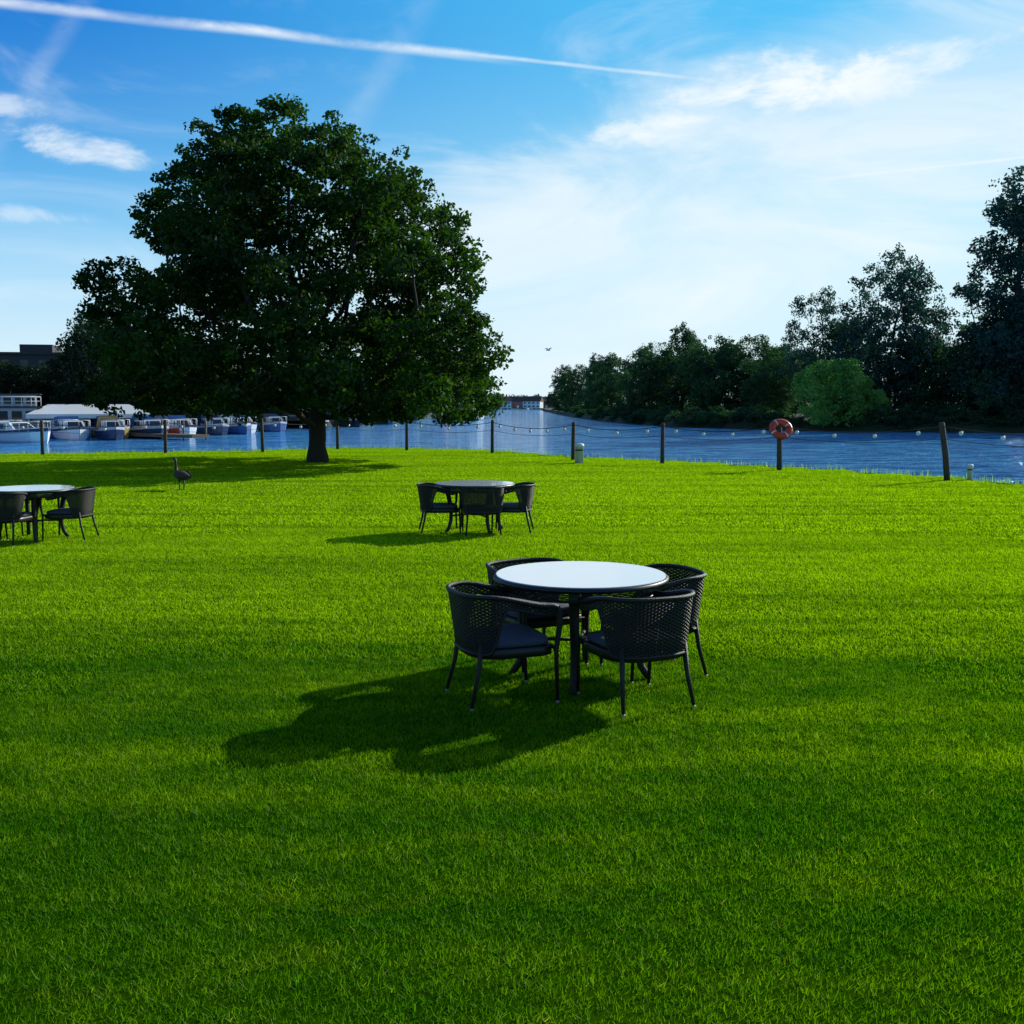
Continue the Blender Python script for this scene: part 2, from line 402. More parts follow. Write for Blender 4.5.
def colonize(att,root,trunk_h,step,kill,influence,r,maxit=120):
    nodes=[np.array(root,float)];par=[-1]
    k=int(trunk_h/step)
    for i in range(k):
        nodes.append(nodes[-1]+np.array([r.normal()*.02,r.normal()*.02,step])); par.append(len(nodes)-2)
    nodes=np.array(nodes);par=list(par);att=att.copy();owner=np.zeros(len(att),int);dist=np.full(len(att),1e9)
    def upd(start):
        for i in range(start,len(nodes)):
            dd=np.linalg.norm(att-nodes[i],axis=1); m=dd<dist; dist[m]=dd[m]; owner[m]=i
    upd(0)
    for it in range(maxit):
        if len(att)==0: break
        act=dist<(influence if it>25 else 99)
        if not act.any(): break
        vec=att-nodes[owner]; vec/=np.linalg.norm(vec,axis=1)[:,None]+1e-9
        new=[];st=len(nodes)
        for o in np.unique(owner[act]):
            dsum=vec[act&(owner==o)].sum(0)
            dsum=dsum/(np.linalg.norm(dsum)+1e-9)+r.normal(size=3)*.12
            dsum/=np.linalg.norm(dsum); new.append(nodes[o]+dsum*step); par.append(int(o))
        nodes=np.vstack([nodes,np.array(new)])
        upd(st)
        keep=dist>kill; att=att[keep];owner=owner[keep];dist=dist[keep]
    return nodes,par
def branch_mesh(nodes,par,mb,r_tip,r_root,expo=2.3,mat=0):
    n_=len(nodes);rad=np.zeros(n_);ch=[[] for _ in range(n_)]
    for i in range(n_-1,-1,-1):
        if not ch[i]: rad[i]=r_tip
        else: rad[i]=(sum(rad[c]**expo for c in ch[i]))**(1/expo)
        if par[i]>=0: ch[par[i]].append(i)
    sc=r_root/rad[0]; rad=np.maximum(r_tip,rad*sc)
    for i in range(n_):
        if nodes[i][2]<.5 and i<3: rad[i]*=1.0+.5*(.5-nodes[i][2])/.5
    def chain(start,first):
        pts=[nodes[start]];rs=[min(rad[start],rad[first]*1.15)]
        cur=first
        while True:
            pts.append(nodes[cur]);rs.append(rad[cur])
            if not ch[cur]: break
            cs=sorted(ch[cur],key=lambda c:-rad[c])
            for c in cs[1:]: stack.append((cur,c))
            cur=cs[0]
        mb.tube(pts,rs,8 if rs[0]>.08 else 5,mat,cap=False)
    stack=[(0,1)]
    while stack:
        a,b_=stack.pop(); chain(a,b_)
    return rad
def tree_mesh(name,att,cl,root_h,step,r_root,leafm,leafsize,per,crad,seed,kill=.45,infl=4,flat=.8,tip=.012,cvar=None):
    r=np.random.default_rng(seed); mb=MB()
    nodes,par=colonize(att,(0,0,-.1),root_h,step,kill,infl,r)
    branch_mesh(nodes,par,mb,tip,r_root)
    V,Q,var=leaf_arrays(cl,crad,per,leafsize,r,flat,cvar)
    bv=np.array([tuple(p) for p in mb.v]);bf=np.array([f for f in mb.f if len(f)==4])
    VV=np.vstack([bv,V]);QQ=np.vstack([bf,Q+len(bv)])
    mi=np.concatenate([np.zeros(len(bf),int),np.ones(len(Q),int)])
    at=np.concatenate([np.zeros(len(bf)),var])
    me=np_mesh(name,VV,QQ,[M_bark,leafm],mi,at)
    me.polygons.foreach_set('use_smooth',(mi==0))
    return me
zs=np.array([1.40,2.2,3.8,5.5,7.25,9.0,10.4,11.2,11.7])
lx=np.array([6.3,7.2,7.4,6.9,5.8,5.1,4.4,3.0,.8]); rx=np.array([4.8,6.1,6.3,5.8,5.0,4.3,2.6,1.5,.5])
def in_crown(P):
    l=np.interp(P[:,2],zs,lx); r_=np.interp(P[:,2],zs,rx)
    ex=np.where(P[:,0]<0,l,r_); ey=(l+r_)/2
    return np.sqrt((P[:,0]/ex)**2+(P[:,1]/ey)**2)
r=np.random.default_rng(12)
P=np.column_stack([r.uniform(-8.5,8.5,90000),r.uniform(-8.5,8.5,90000),r.uniform(1.4,12.6,90000)])
q=in_crown(P)
lob=P[(q>.45)&(q<.90)&(P[:,2]>1.8)&(P[:,2]<11.5)]
cent=[]
for p_ in lob:
    if all(np.linalg.norm((p_-c)*np.array([1,1,1.25]))>1.55 for c in cent): cent.append(p_)
    if len(cent)>125: break
cent=np.array(cent); lr=r.uniform(.75,1.45,len(cent))
D=np.linalg.norm((P[:,None,:]-cent[None])*np.array([1,1,1.35]),axis=2)/lr[None]
dmin=D.min(1); own=D.argmin(1); lv_=r.uniform(0,1,len(cent))
ok=(dmin<1.0)&(q<1.15)&((dmin>.45)|(r.uniform(size=len(P))<.4))
inner=(q<.55)&(P[:,2]>3.0)&(P[:,2]<9.5)&(r.uniform(size=len(P))<.14)
idx=np.where(ok|inner)[0]; r.shuffle(idx)
NC=4200
cl=P[idx[:NC]]; att=P[idx[:1500]]; cv=np.clip(lv_[own[idx[:NC]]]*.6+.4*r.uniform(size=NC),0,1)
me=tree_mesh('oak_tree',att,cl,2.2,.33,.29,M_leaf,.155,40,.33,5,kill=.5,infl=5,flat=.7,cvar=cv)
ot=bpy.data.objects.new('oak_tree',me); link(ot); ot.location=(-6.6,36.2,0)

def generic(name,H,Wd,seed,leafm,size,ncl,per,base=.18,prof=None,crad=.6,trunk=.2,nl=34,pts=500,sepf=.34):
    r=np.random.default_rng(seed)
    P=np.column_stack([r.uniform(-Wd*.6,Wd*.6,26000),r.uniform(-Wd*.6,Wd*.6,26000),r.uniform(base*H,H*1.03,26000)])
    t=(P[:,2]/H-base)/(1-base)
    prof=prof or [(0,.7),(.2,.95),(.45,1),(.7,.85),(.88,.55),(1,.2)]
    pf=np.interp(t,[a for a,_ in prof],[b_ for _,b_ in prof])
    an=np.arctan2(P[:,1],P[:,0]); pf=pf*(1+.18*np.sin(an*2+t*5+seed)+.12*np.sin(an*3-t*9))
    q=np.hypot(P[:,0],P[:,1])/(Wd/2*pf)
    cand=P[(q>.35)&(q<.9)][:4000]; cent=[];sep=Wd/2*sepf
    for p_ in cand:
        if all(np.linalg.norm(p_-c)>sep for c in cent): cent.append(p_)
        if len(cent)>nl: break
    cent=np.array(cent); lr=r.uniform(.5,1.1,len(cent))*sep
    D=np.linalg.norm((P[:,None,:]-cent[None])*np.array([1,1,1.2]),axis=2)/lr[None]
    dm=D.min(1);own=D.argmin(1);lv=r.uniform(0,1,len(cent))
    ok=((dm<1)&(q<1.25))|((q<.5)&(t<.85)&(r.uniform(size=len(P))<.10))
    ix=np.where(ok)[0]; r.shuffle(ix); A=P[ix]; ncl=min(ncl,len(ix))
    return tree_mesh(name,A[:pts],A[:ncl],max(base*H,.6),H/22,trunk,leafm,size,per,crad,seed,kill=H/18,infl=H,flat=.8,tip=.02,cvar=np.clip(lv[own[ix[:ncl]]]*.7+.3*r.uniform(size=ncl),0,1))
TA=generic('bank_tree_broad',12,12,21,M_leafD,.30,900,26,base=.05,crad=.65,trunk=.25,nl=50,sepf=.33)
TA2=generic('bank_tree_round',12,11,31,M_leafD,.30,900,26,base=.05,crad=.65,trunk=.25,nl=46,sepf=.36,prof=[(0,.8),(.3,1),(.6,.95),(.8,.8),(.93,.5),(1,.2)])
TB=generic('bank_tree_oval',12,8.5,22,M_leafD,.28,800,26,base=.06,crad=.55,trunk=.2,nl=46,sepf=.4)
TC=generic('bank_tree_tall',24,8.5,23,M_leafB,.32,1300,26,base=.04,crad=.65,trunk=.3,nl=90,sepf=.36,prof=[(0,.7),(.15,1),(.4,.85),(.55,.95),(.75,.7),(.9,.6),(1,.3)])
TC2=generic('bank_tree_spreading',18,13,33,M_leafB,.32,1400,24,base=.08,crad=.65,trunk=.3,nl=70,sepf=.30,prof=[(0,.6),(.2,.9),(.4,1),(.6,.88),(.8,.68),(.92,.5),(1,.2)])
TD=generic('bank_tree_thin',14,8,24,M_leafB,.24,480,22,base=.25,crad=.5,trunk=.16,nl=44)
TE=generic('willow_bush',6,6,25,M_leafL,.22,650,26,base=.0,crad=.45,trunk=.1,nl=40)
TF=generic('bush',3,5,26,M_leafD,.22,300,26,base=.0,crad=.4,trunk=.06)
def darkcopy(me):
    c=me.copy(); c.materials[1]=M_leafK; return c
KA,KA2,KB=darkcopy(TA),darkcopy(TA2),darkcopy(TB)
def put(name,me,x,y,sx,sz=None,z=.05,rz=None):
    o=bpy.data.objects.new(name,me); link(o); o.location=(x,y,z)
    o.scale=(sx,sx,sz or sx); o.rotation_euler=(0,0,random.uniform(0,6.28) if rz is None else rz); return o
for nm,me,x,y,sx,sz in [
 ('riverbank_tree',TB,16.5,330,1.2,1.15),('riverbank_tree',TA,19,300,1.0,1.05),('poplar_tree',TC,21,270,.6,.62),
 ('riverbank_tree',TA2,20,235,.9,1.0),('riverbank_tree',TB,19,205,1.0,.95),('riverbank_tree',TA,24,185,.9,1.0),('riverbank_tree',TA2,20.5,160,.75,.84),
 ('riverbank_tree',TB,25,158,.95,1.12),('riverbank_tree',TA,29,150,.9,.92),('riverbank_tree',TA2,34,152,.9,.95),('riverbank_tree',TA,37,146,.85,.80),
 ('ash_tree',TD,36.5,128,1.0,1.18),('riverbank_tree',TA2,33,136,.7,.7),('sycamore_tree',TC2,41.5,118,.95,1.03),('riverbank_tree',TB,38,122,.8,.95),
 ('riverbank_tree',TA,45,118,.85,.78),('riverbank_tree',TB,47.0,112,.9,.70),('poplar_tree',TC,50.2,107,1.15,1.05),('poplar_tree',TC,56,110,1.1,.95),
 ('riverbank_tree',TA,53,112,.9,1.1),('riverbank_tree',TA2,49,108,.8,.8),('riverbank_tree',TA2,64,108,1.2,1.2),('riverbank_tree',TB,74,106,1.2,1.2),('riverbank_tree',TA,86,102,1.2,1.3),
 ('riverbank_tree',TA2,60,122,1.2,1.2),('riverbank_tree',TA,30,175,1,1),('riverbank_tree',TA,42,165,1,.9)]:
    put(nm,me,x,y,sx,sz)
put('willow_tree',TE,33.2,110.3,1.1,1.15); put('willow_tree',TE,36.4,109.5,.7,.6)
bx=[(22,131),(24,126),(26.5,122),(29,117),(31.5,113),(35,110.5),(38,109),(41,108),(44,106.5),(47,105.5),(50,105),(54,103.5),(58,102.5),(63,101.5),(68,100.5),(75,99),(82,97),(17.5,166),(19,148),(16,185),(16,205),(16,230),(16,260),(16,290),(16.2,330),(16.5,370),
    (23,128),(25.3,124),(27.8,119.5),(39.5,107.3),(42.5,106),(45.5,105),(48.5,104),(52,103),(56,101.8),(60.5,101),(20,139),(18.3,157),(16.3,176),(15.6,217),(15.4,245),(15.4,275)]
for x,y in bx: put('riverbank_bush',TF,x,y+.2,random.uniform(.7,1.15),random.uniform(.45,.9),z=-.6)
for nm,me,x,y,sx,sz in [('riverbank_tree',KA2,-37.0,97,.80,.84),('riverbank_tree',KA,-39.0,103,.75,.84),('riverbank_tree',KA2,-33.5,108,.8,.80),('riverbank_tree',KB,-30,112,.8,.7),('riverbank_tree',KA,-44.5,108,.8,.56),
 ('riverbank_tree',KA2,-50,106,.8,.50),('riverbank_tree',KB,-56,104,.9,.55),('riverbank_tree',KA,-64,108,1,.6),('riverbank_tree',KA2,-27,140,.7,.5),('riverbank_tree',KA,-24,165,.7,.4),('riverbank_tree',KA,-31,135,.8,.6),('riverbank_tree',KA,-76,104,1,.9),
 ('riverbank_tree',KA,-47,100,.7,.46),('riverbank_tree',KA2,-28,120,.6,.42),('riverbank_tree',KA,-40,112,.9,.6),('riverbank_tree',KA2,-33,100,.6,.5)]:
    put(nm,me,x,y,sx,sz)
r=np.random.default_rng(3)
cl=[]
for i in range(260):
    t=r.uniform()
    if i<110: x=-20-r.uniform(0,14)-t*4; y=215+t*380; hh=r.uniform(2,5.5)
    elif i<190: x=r.uniform(-40,40); y=r.uniform(640,760); hh=r.uniform(4,9)
    else: x=r.uniform(-500,500); y=r.uniform(800,1000); hh=r.uniform(5,12)
    for _ in range(int(hh*3)): cl.append((x+r.normal()*2.2,y+r.normal()*2,r.uniform(0,hh)))
V,Q,var=leaf_arrays(np.array(cl),1.6,14,.9,r,.8)
link(bpy.data.objects.new('distant_trees',np_mesh('distant_trees',V,Q,[M_leafB],attr=var)))

# ------------------------------------------------------------ chair
def sm(a,b,x):
    t=min(1,max(0,(x-a)/(b-a))); return t*t*(3-2*t)
def upath(t,z):
    a=abs(t); sg=1 if t>=0 else -1
    fl=.050*max(0,(z-.40))/.35*(1-.6*sm(.3,.74,a))
    if a<.47:
        an=a/.30; cx,sx=math.cos(an),math.sin(an)
        k=1/((abs(cx)**2.7+abs(sx)**2.7)**(1/2.7))
        x,y=sx*k*(.30+fl*.6), -.02-cx*k*(.26+fl)
    else: x,y=.30+fl*.6,-.02+(a-.47)
    return Vector((sg*x,y,z))
TOPZ=.738
def top(t): return TOPZ-.08*sm(.30,.74,abs(t))
def bot(t): return .36+ (top(t)-.058-.36)*sm(.30,.44,abs(t))
def chair_meshes():
    w=MB(); st=.022; TM=.72
    z=.362; row=0
    while z<TOPZ:
        N_=190; run=[]
        for i in range(N_+1):
            t=-TM+2*TM*i/N_
            inside=bot(t)<z<top(t)-.004
            if inside: run.append(t)
            if (not inside or i==N_) and len(run)>1:
                vs=[];fs=[]
                for k,tt in enumerate(run):
                    off=.0036*math.sin(math.pi*tt/st+row*math.pi)
                    p=upath(tt,z); c=Vector((p.x,p.y+.02,0)); nn=c.normalized() if c.length>.01 else Vector((1,0,0))
                    q=p+nn*off
                    vs+= [q+Vector((0,0,-.0052))+nn*.001,q+Vector((0,0,.0052))+nn*.001,q+Vector((0,0,.0052))-nn*.001,q+Vector((0,0,-.0052))-nn*.001]
                    if k:
                        b0=(k-1)*4;b1=k*4
                        for e in range(4): fs.append((b0+e,b1+e,b1+(e+1)%4,b0+(e+1)%4))
                w.add(vs,fs,0)
            if not inside: run=[]
        z+=.0112; row+=1
    t=-TM+st/2
    while t<TM:
        z0,z1=bot(t),top(t)
        if z1-z0>.03: w.tube([upath(t,z0+(z1-z0)*k/5) for k in range(6)],.0042,4,0,cap=False)
        t+=st
    back=w.mesh('woven_back',[M_wick])
    f=MB()
    ts=[-.74+1.48*i/60 for i in range(61)]
    def ftail(sg):
        p=upath(sg*.74,top(.74))
        return [p+Vector((0,.030,-.010)),p+Vector((-.002*sg,.050,-.045)),p+Vector((-.004*sg,.052,-.12)),Vector((sg*.285,.285,.36)),Vector((sg*.275,.30,.02))]
    path=ftail(-1)[::-1]+[upath(t,top(t)) for t in ts]+ftail(1)
    rr=[.012,.016,.020,.022,.021]+[.015+.006*sm(.35,.6,abs(t)) for t in ts]+[.021,.022,.020,.016,.012]
    f.tube(path,rr,8,0)
    f.tube([upath(t,bot(t)) for t in ts if abs(t)<.71],.011,6,0)
    for sg in(-1,1):
        f.tube([(sg*.23,-.21,.42),(sg*.24,-.24,.22),(sg*.26,-.29,.02)],[.020,.016,.012],8,0)
        f.tube([(sg*.26,-.29,.018),(sg*.2605,-.291,0)],[.013,.013],8,1)
        f.tube([(sg*.275,.30,.018),(sg*.275,.301,0)],[.013,.013],8,1)
    f.tube([(-.28,.285,.37),(.28,.285,.37)],.014,8,0)
    fr=f.mesh('frame',[M_wick2,M_foot])
    def outline(s):
        o=[]
        for i in range(41):
            t=-.70+1.40*i/40; p=upath(t,.40); o.append((p.x*s,(p.y)*s))
        o+=[(.26*s,.28*s),(.18*s,.30*s),(0,.305*s),(-.18*s,.30*s),(-.26*s,.28*s)]
        return o
    def slab(mb,lay):
        n_=len(outline(1)); vs=[]
        for s,z in lay: vs+=[(x,y,z) for x,y in outline(s)]
        fs=[(k*n_+i,k*n_+(i+1)%n_,(k+1)*n_+(i+1)%n_,(k+1)*n_+i) for k in range(len(lay)-1) for i in range(n_)]
        m=len(vs); vs.append((0,0,lay[-1][1])); vs.append((0,0,lay[0][1])); kk=(len(lay)-1)*n_
        fs+=[(kk+i,kk+(i+1)%n_,m) for i in range(n_)]; fs+=[((i+1)%n_,i,m+1) for i in range(n_)]
        mb.add(vs,fs,0)
    s_=MB(); slab(s_,[(.93,.325),(.955,.33),(.96,.36),(.955,.385),(.93,.39)]); se=s_.mesh('seat',[M_wick])
    s_=MB(); slab(s_,[(.86,.392),(.90,.402),(.905,.42),(.88,.434),(.7,.441),(.3,.444)]); cu=s_.mesh('cushion',[M_cush])
    return [('woven_back',back),('frame',fr),('seat',se),('cushion',cu)]
CH=chair_meshes()
def chair(x,y,fx,fy):
    ang=math.atan2(fy,fx)-math.pi/2
    e=empty('wicker_armchair',(x,y,0),ang)
    for nm,me in CH: link(bpy.data.objects.new(nm,me),e)
def table_meshes():
    g=MB(); g.lathe([(.0005,.732),(.60,.732),(.606,.735),(.606,.749),(.602,.752),(.0005,.752)],96,0,smooth=False)
    r_=MB()
    prof=[(.606+.020*math.cos(a),.727+.020*math.sin(a)) for a in [2*math.pi*k/12 for k in range(13)]]
    r_.lathe(prof,96,0)
    for z in np.arange(.655,.706,.0125):
        vs=[];fs=[];NN=180
        for k in range(NN):
            a=2*math.pi*k/NN; o=.004*math.sin(k*math.pi/2+math.pi*round(z/.0125)+.8); rr=.572+o
            vs+=[(rr*math.cos(a),rr*math.sin(a),z-.0055),(rr*math.cos(a),rr*math.sin(a),z+.0055)]
            fs.append((2*k,(2*k+2)%(2*NN),(2*k+3)%(2*NN),2*k+1))
        r_.add(vs,fs,0)
    prof=[(.572+.010*math.cos(a),.648+.010*math.sin(a)) for a in [2*math.pi*k/8 for k in range(9)]]
    r_.lathe(prof,72,0)
    r_.lathe([(.001,.700),(.56,.700),(.56,.712),(.001,.712)],48,0)
    l=MB()
    for k in range(4):
        a=math.pi/2*k; c,s=math.cos(a),math.sin(a)
        P=[(.47,.70),(.46,.62),(.43,.48),(.405,.34),(.41,.2),(.44,.09),(.50,0.0)]
        l.tube([(q*c,q*s,z) for q,z in P],[.040,.038,.035,.032,.030,.028,.026],10,0)
        l.tube([(.40*c,.40*s,.26),(.2*c,.2*s,.27),(0,0,.27)],.014,8,0)
    l.lathe([(.001,.245),(.05,.25),(.06,.27),(.05,.29),(.001,.295)],24,0)
    return [('glass_top',g.mesh('glass_top',[M_glass])),('woven_rim',r_.mesh('woven_rim',[M_wick])),('legs',l.mesh('legs',[M_wick2]))]
TM_=table_meshes()
def table(x,y,rz):
    e=empty('round_patio_table',(x,y,0),rz)
    for nm,me in TM_: link(bpy.data.objects.new(nm,me),e)
table(.49,7.52,R(-99))
chair(-.08,6.98,.93,.36); chair(.82,6.88,-.40,.92); chair(1.04,7.66,-.93,-.3); chair(.17,7.96,.5,-.86)
table(-.58,16.4,R(-60))
chair(-1.12,16.25,.98,.15); chair(.02,16.3,-.98,.1); chair(-.45,15.95,-.1,1.0)
table(-7.0,15.4,R(-60))
chair(-6.42,15.4,-1,.0); chair(-7.1,14.85,.1,1); chair(-7.6,15.5,1,.05)

# ------------------------------------------------------------ fence posts with festoon lights
POSTS=[(-30,40.6,1.35),(-24,41,1.35),(-18.3,41.5,1.35),(-14,43,1.35),(-10.3,44,1.4),(-7.7,47,1.35),(-4.5,45.5,1.35),(-.8,43,1.35),(2.15,37.6,1.35),(5.0,35.4,1.35),(8.0,31.8,1.42),(11.25,27.4,1.5),(14.2,20.5,1.5),(17.5,12,1.5)]
tops=[]
for i,(x,y,h) in enumerate(POSTS):
    b=MB(); lx_,ly_=(-.22,0) if i==11 else (random.uniform(-.05,.05),random.uniform(-.05,.05))
    rad=.070 if i<10 else .08
    b.tube([(0,0,-.2),(lx_*.4,ly_*.4,h*.45),(lx_,ly_,h-.02),(lx_,ly_,h)],[rad,rad*.97,rad*.92,rad*.7],10)
    o=b.obj('fence_post',[M_post]); o.location=(x,y,0); tops.append(Vector((x+lx_,y+ly_,h)))
b=MB();bl=MB();rp=MB()
for a,c in zip(tops[:-1],tops[1:]):
    n_=24; L_=(c-a).length; sag=.12+.010*L_
    f=lambda t,dz,s:a.lerp(c,t)+Vector((0,0,dz-4*s*t*(1-t)))
    b.tube([f(k/n_,-.10,sag) for k in range(n_+1)],.012,4)
    rp.tube([f(k/n_,-.42,sag*.7) for k in range(n_+1)],.008,5)
    nbulb=max(3,int(L_/1.15))
    for k in range(nbulb):
        p=f((k+.5)/nbulb,-.10,sag)
        bl.tube([p,p+Vector((0,0,-.05))],.018,6,1)
        bl.tube([p+Vector((0,0,-.05)),p+Vector((0,0,-.08)),p+Vector((0,0,-.13)),p+Vector((0,0,-.165))],[.025,.055,.058,.016],8,0)
fl=empty('festoon_lights'); b.obj('cable',[M_cable],fl); bl.obj('bulbs',[M_bulb,M_cable],fl)
rp.obj('fence_rope',[M_rope])
e=empty('life_ring',(7.98,31.66,1.24),0); e.rotation_euler=(R(52),R(-22),R(15))
b=MB(); NN=48;vs=[]
for k in range(NN):
    a=2*math.pi*k/NN
    for j in range(12):
        q=2*math.pi*j/12; rr=.25+.10*math.cos(q); vs.append((rr*math.cos(a),rr*math.sin(a),.075*math.sin(q)))
fs=[(k*12+j,((k+1)%NN)*12+j,((k+1)%NN)*12+(j+1)%12,k*12+(j+1)%12) for k in range(NN) for j in range(12)]
b.add(vs,fs,0)
for idx in range(len(fs)): b.m[idx]=1 if ((idx//12)%12)==0 else 0
b.obj('ring',[M_red,M_white],e)
b=MB(); b.tube([(.36*math.cos(a),.36*math.sin(a),.0+.02*math.sin(4*a)) for a in [2*math.pi*k/40 for k in range(40)]],.008,5,0,closed=True); b.obj('grab_rope',[M_rope],e)
for x,y,h,w in [(2.25,35.6,.68,.14),(11.9,27.6,.42,.07)]:
    b=MB(); b.lathe([(.001,0),(w,0),(w,h*.8),(w*1.15,h*.81),(w*1.15,h*.93),(w*.7,h*.99),(.001,h)],16); b.lathe([(w*1.02,h*.62),(w*1.02,h*.7)],16,1)
    o=b.obj('bollard_light',[M_white,M_grey]); o.location=(x,y,0)

# ------------------------------------------------------------ goose
M_gb=simple('goose_brown',(.05,.038,.03),.8,var=.35,scale=25); M_gk=simple('goose_black',(.012,.012,.012),.6); M_gw=simple('goose_white',(.45,.43,.40),.8)
def goose(x,y,rz):
    e=empty('canada_goose',(x,y,0),rz,1.0)
    def skin(name,pts,mat,lvl=2):
        me=bpy.data.meshes.new(name); me.from_pydata([p[:3] for p in pts],[(i,i+1) for i in range(len(pts)-1)],[]); me.materials.append(mat)
        o=bpy.data.objects.new(name,me); link(o,e); m=o.modifiers.new('s','SKIN'); m.use_smooth_shade=True
        for v,p in zip(me.skin_vertices[0].data,pts): v.radius=(p[3],p[4])
        me.skin_vertices[0].data[0].use_root=True
        s=o.modifiers.new('u','SUBSURF'); s.levels=lvl; s.render_levels=lvl
    skin('body',[(-.36,0,.31,.03,.02),(-.25,0,.32,.08,.07),(-.08,0,.33,.135,.13),(.08,0,.345,.14,.13),(.17,0,.39,.09,.09),(.20,0,.44,.05,.05)],M_gb)
    skin('neck_and_head',[(.18,0,.41,.055,.05),(.205,0,.50,.038,.038),(.20,0,.60,.030,.030),(.21,0,.68,.030,.030),(.24,0,.725,.038,.038),(.28,0,.72,.028,.026),(.33,0,.71,.012,.012)],M_gk)
    skin('cheek_patch',[(.232,0,.705,.040,.02),(.238,0,.74,.037,.018)],M_gw,1)
    skin('tail',[(-.33,0,.31,.04,.02),(-.44,0,.30,.025,.01)],M_gk,1)
    for sg in(-1,1):
        skin('wing',[(.12,sg*.115,.38,.02,.07),(-.08,sg*.135,.36,.022,.09),(-.28,sg*.07,.34,.012,.04),(-.38,sg*.03,.33,.006,.015)],M_gb)
        b=MB(); b.tube([(0,sg*.06,.24),(-.02,sg*.06,.12),(0,sg*.06,.012)],[.022,.011,.010],6)
        for a in(-.5,0,.5): b.tube([(0,sg*.06,.012),(.09*math.cos(a),sg*.06+.09*math.sin(a),.008)],[.010,.006],5)
        b.obj('leg',[M_gk],e)
goose(-7.6,24.4,R(140))
e=empty('gull',(2.5,74,5.7),R(30))
b=MB(); b.tube([(-.22,0,0),(-.1,0,.01),(.05,0,0),(.17,0,.02),(.24,0,.01)],[.015,.05,.055,.035,.006],8,0)
for sg in(-1,1):
    b.add([(-.06,sg*.03,.02),(.06,sg*.03,.02),(.09,sg*.28,.16),(-.03,sg*.28,.15),(-.06,sg*.6,.06)],[(0,1,2,3),(3,2,4)],1,False)
b.obj('body',[M_white,M_gk],e)

# ------------------------------------------------------------ boats
def boat(x,y,rz,L_=8,hullm=None,canopy=None):
    e=empty('cabin_cruiser',(x,y,-.75),rz)
    b=MB(); W_=L_*.17; H=.80
    secs=[];NS=12
    for i in range(NS+1):
        t=i/NS; xx=-L_/2+L_*t; w=W_*(1 if t<.55 else math.sqrt(max(0,1-((t-.55)/.45)**2.2))*1.0); w=max(w,.02)
        sh=H*(1+.35*max(0,t-.4)**1.5*2)
        rake=.5*max(0,t-.8)
        secs.append([(xx-rake*2,-w*.55,-.2),(xx-rake,-w*.85,.15),(xx,-w,sh*.8),(xx,-w*1.02,sh),(xx,-w*.88,sh+.02),(xx,w*.88,sh+.02),(xx,w*1.02,sh),(xx,w,sh*.8),(xx-rake,w*.85,.15),(xx-rake*2,w*.55,-.2)])
    vs=[p for s in secs for p in s]; m=10
    for i in range(NS):
        for k in range(m):
            k2=(k+1)%m; b.add([vs[i*m+k],vs[i*m+k2],vs[(i+1)*m+k2],vs[(i+1)*m+k]],[(0,1,2,3)],1 if k in(2,6) else 0,False)
    b.add(secs[0],[tuple(range(10))],0,False)
    b.obj('hull',[hullm or M_white,M_navy if hullm is None else M_cream],e)
    c=MB()
    x0,x1=-L_*.18,L_*.22
    ch=.65; w0=W_*.8
    vs=[(x0,-w0,H),(x1+.5,-w0*.8,H),(x1+.5,w0*.8,H),(x0,w0,H),(x0+.1,-w0*.8,H+ch),(x1-.4,-w0*.7,H+ch),(x1-.4,w0*.7,H+ch),(x0+.1,w0*.8,H+ch)]
    c.add(vs,[(4,5,6,7),(0,1,5,4),(1,2,6,5),(2,3,7,6),(3,0,4,7)],0,False)
    nw=5
    for sg in(-1,1):
        for k in range(nw):
            xa=x0+.3+(x1-x0-.7)*k/nw; xb=xa+(x1-x0-.7)/nw*.75
            c.add([(xa,sg*(w0-.02),H+ch*.3),(xb,sg*(w0-.02),H+ch*.3),(xb,sg*w0*.93,H+ch*.82),(xa,sg*w0*.93,H+ch*.82)],[(0,1,2,3)],1,False)
    c.add([(x1+.42,-w0*.6,H+.2),(x1+.42,w0*.6,H+.2),(x1-.28,w0*.55,H+ch*.92),(x1-.28,-w0*.55,H+ch*.92)],[(0,1,2,3)],1,False)
    c.obj('cabin',[M_cream if hullm else M_white,M_win],e)
    k=MB()
    k.add([(x0-2.0,-w0,H),(x0,-w0,H),(x0,w0,H),(x0-2.0,w0,H),(x0-1.7,-w0*.8,H+.9),(x0+.05,-w0*.8,H+1.0),(x0+.05,w0*.8,H+1.0),(x0-1.7,w0*.8,H+.9)],[(4,5,6,7),(0,1,5,4),(1,2,6,5),(2,3,7,6),(3,0,4,7)],0,False)
    k.obj('canopy',[canopy or M_blue],e)
    q=MB()
    for sg in(-1,1):
        pts=[(L_*.22+L_*.25*t,sg*W_*.9*math.sqrt(max(0,1-t**2.4)),H+.65+.1*t) for t in[0,.25,.5,.75,1]]
        q.tube(pts,.02,5)
        for p in pts: q.tube([p,(p[0],p[1],H)],.015,4)
    q.obj('rail',[M_white],e)
boat(-37.2,78,R(-25),9,None,M_navy); boat(-40.5,83,R(-40),8,M_navy,M_blue); boat(-34.7,84,R(-58),7,None,M_blue); boat(-37.1,87,R(-50),7,M_blue,M_cream)
boat(-31.4,83.5,R(-62),5.5,M_navy,M_yel); boat(-32.6,87,R(-50),5.5,M_yel,M_navy); boat(-30,88,R(-55),7,M_navy,M_blue); boat(-28.6,92,R(-60),6.5,None,M_blue); boat(-27.2,97,R(-60),6.5,M_navy,M_navy)
boat(-29.4,91.0,R(-30),5.5,M_red,M_navy); boat(-26.2,100,R(-50),6,M_blue,M_cream)
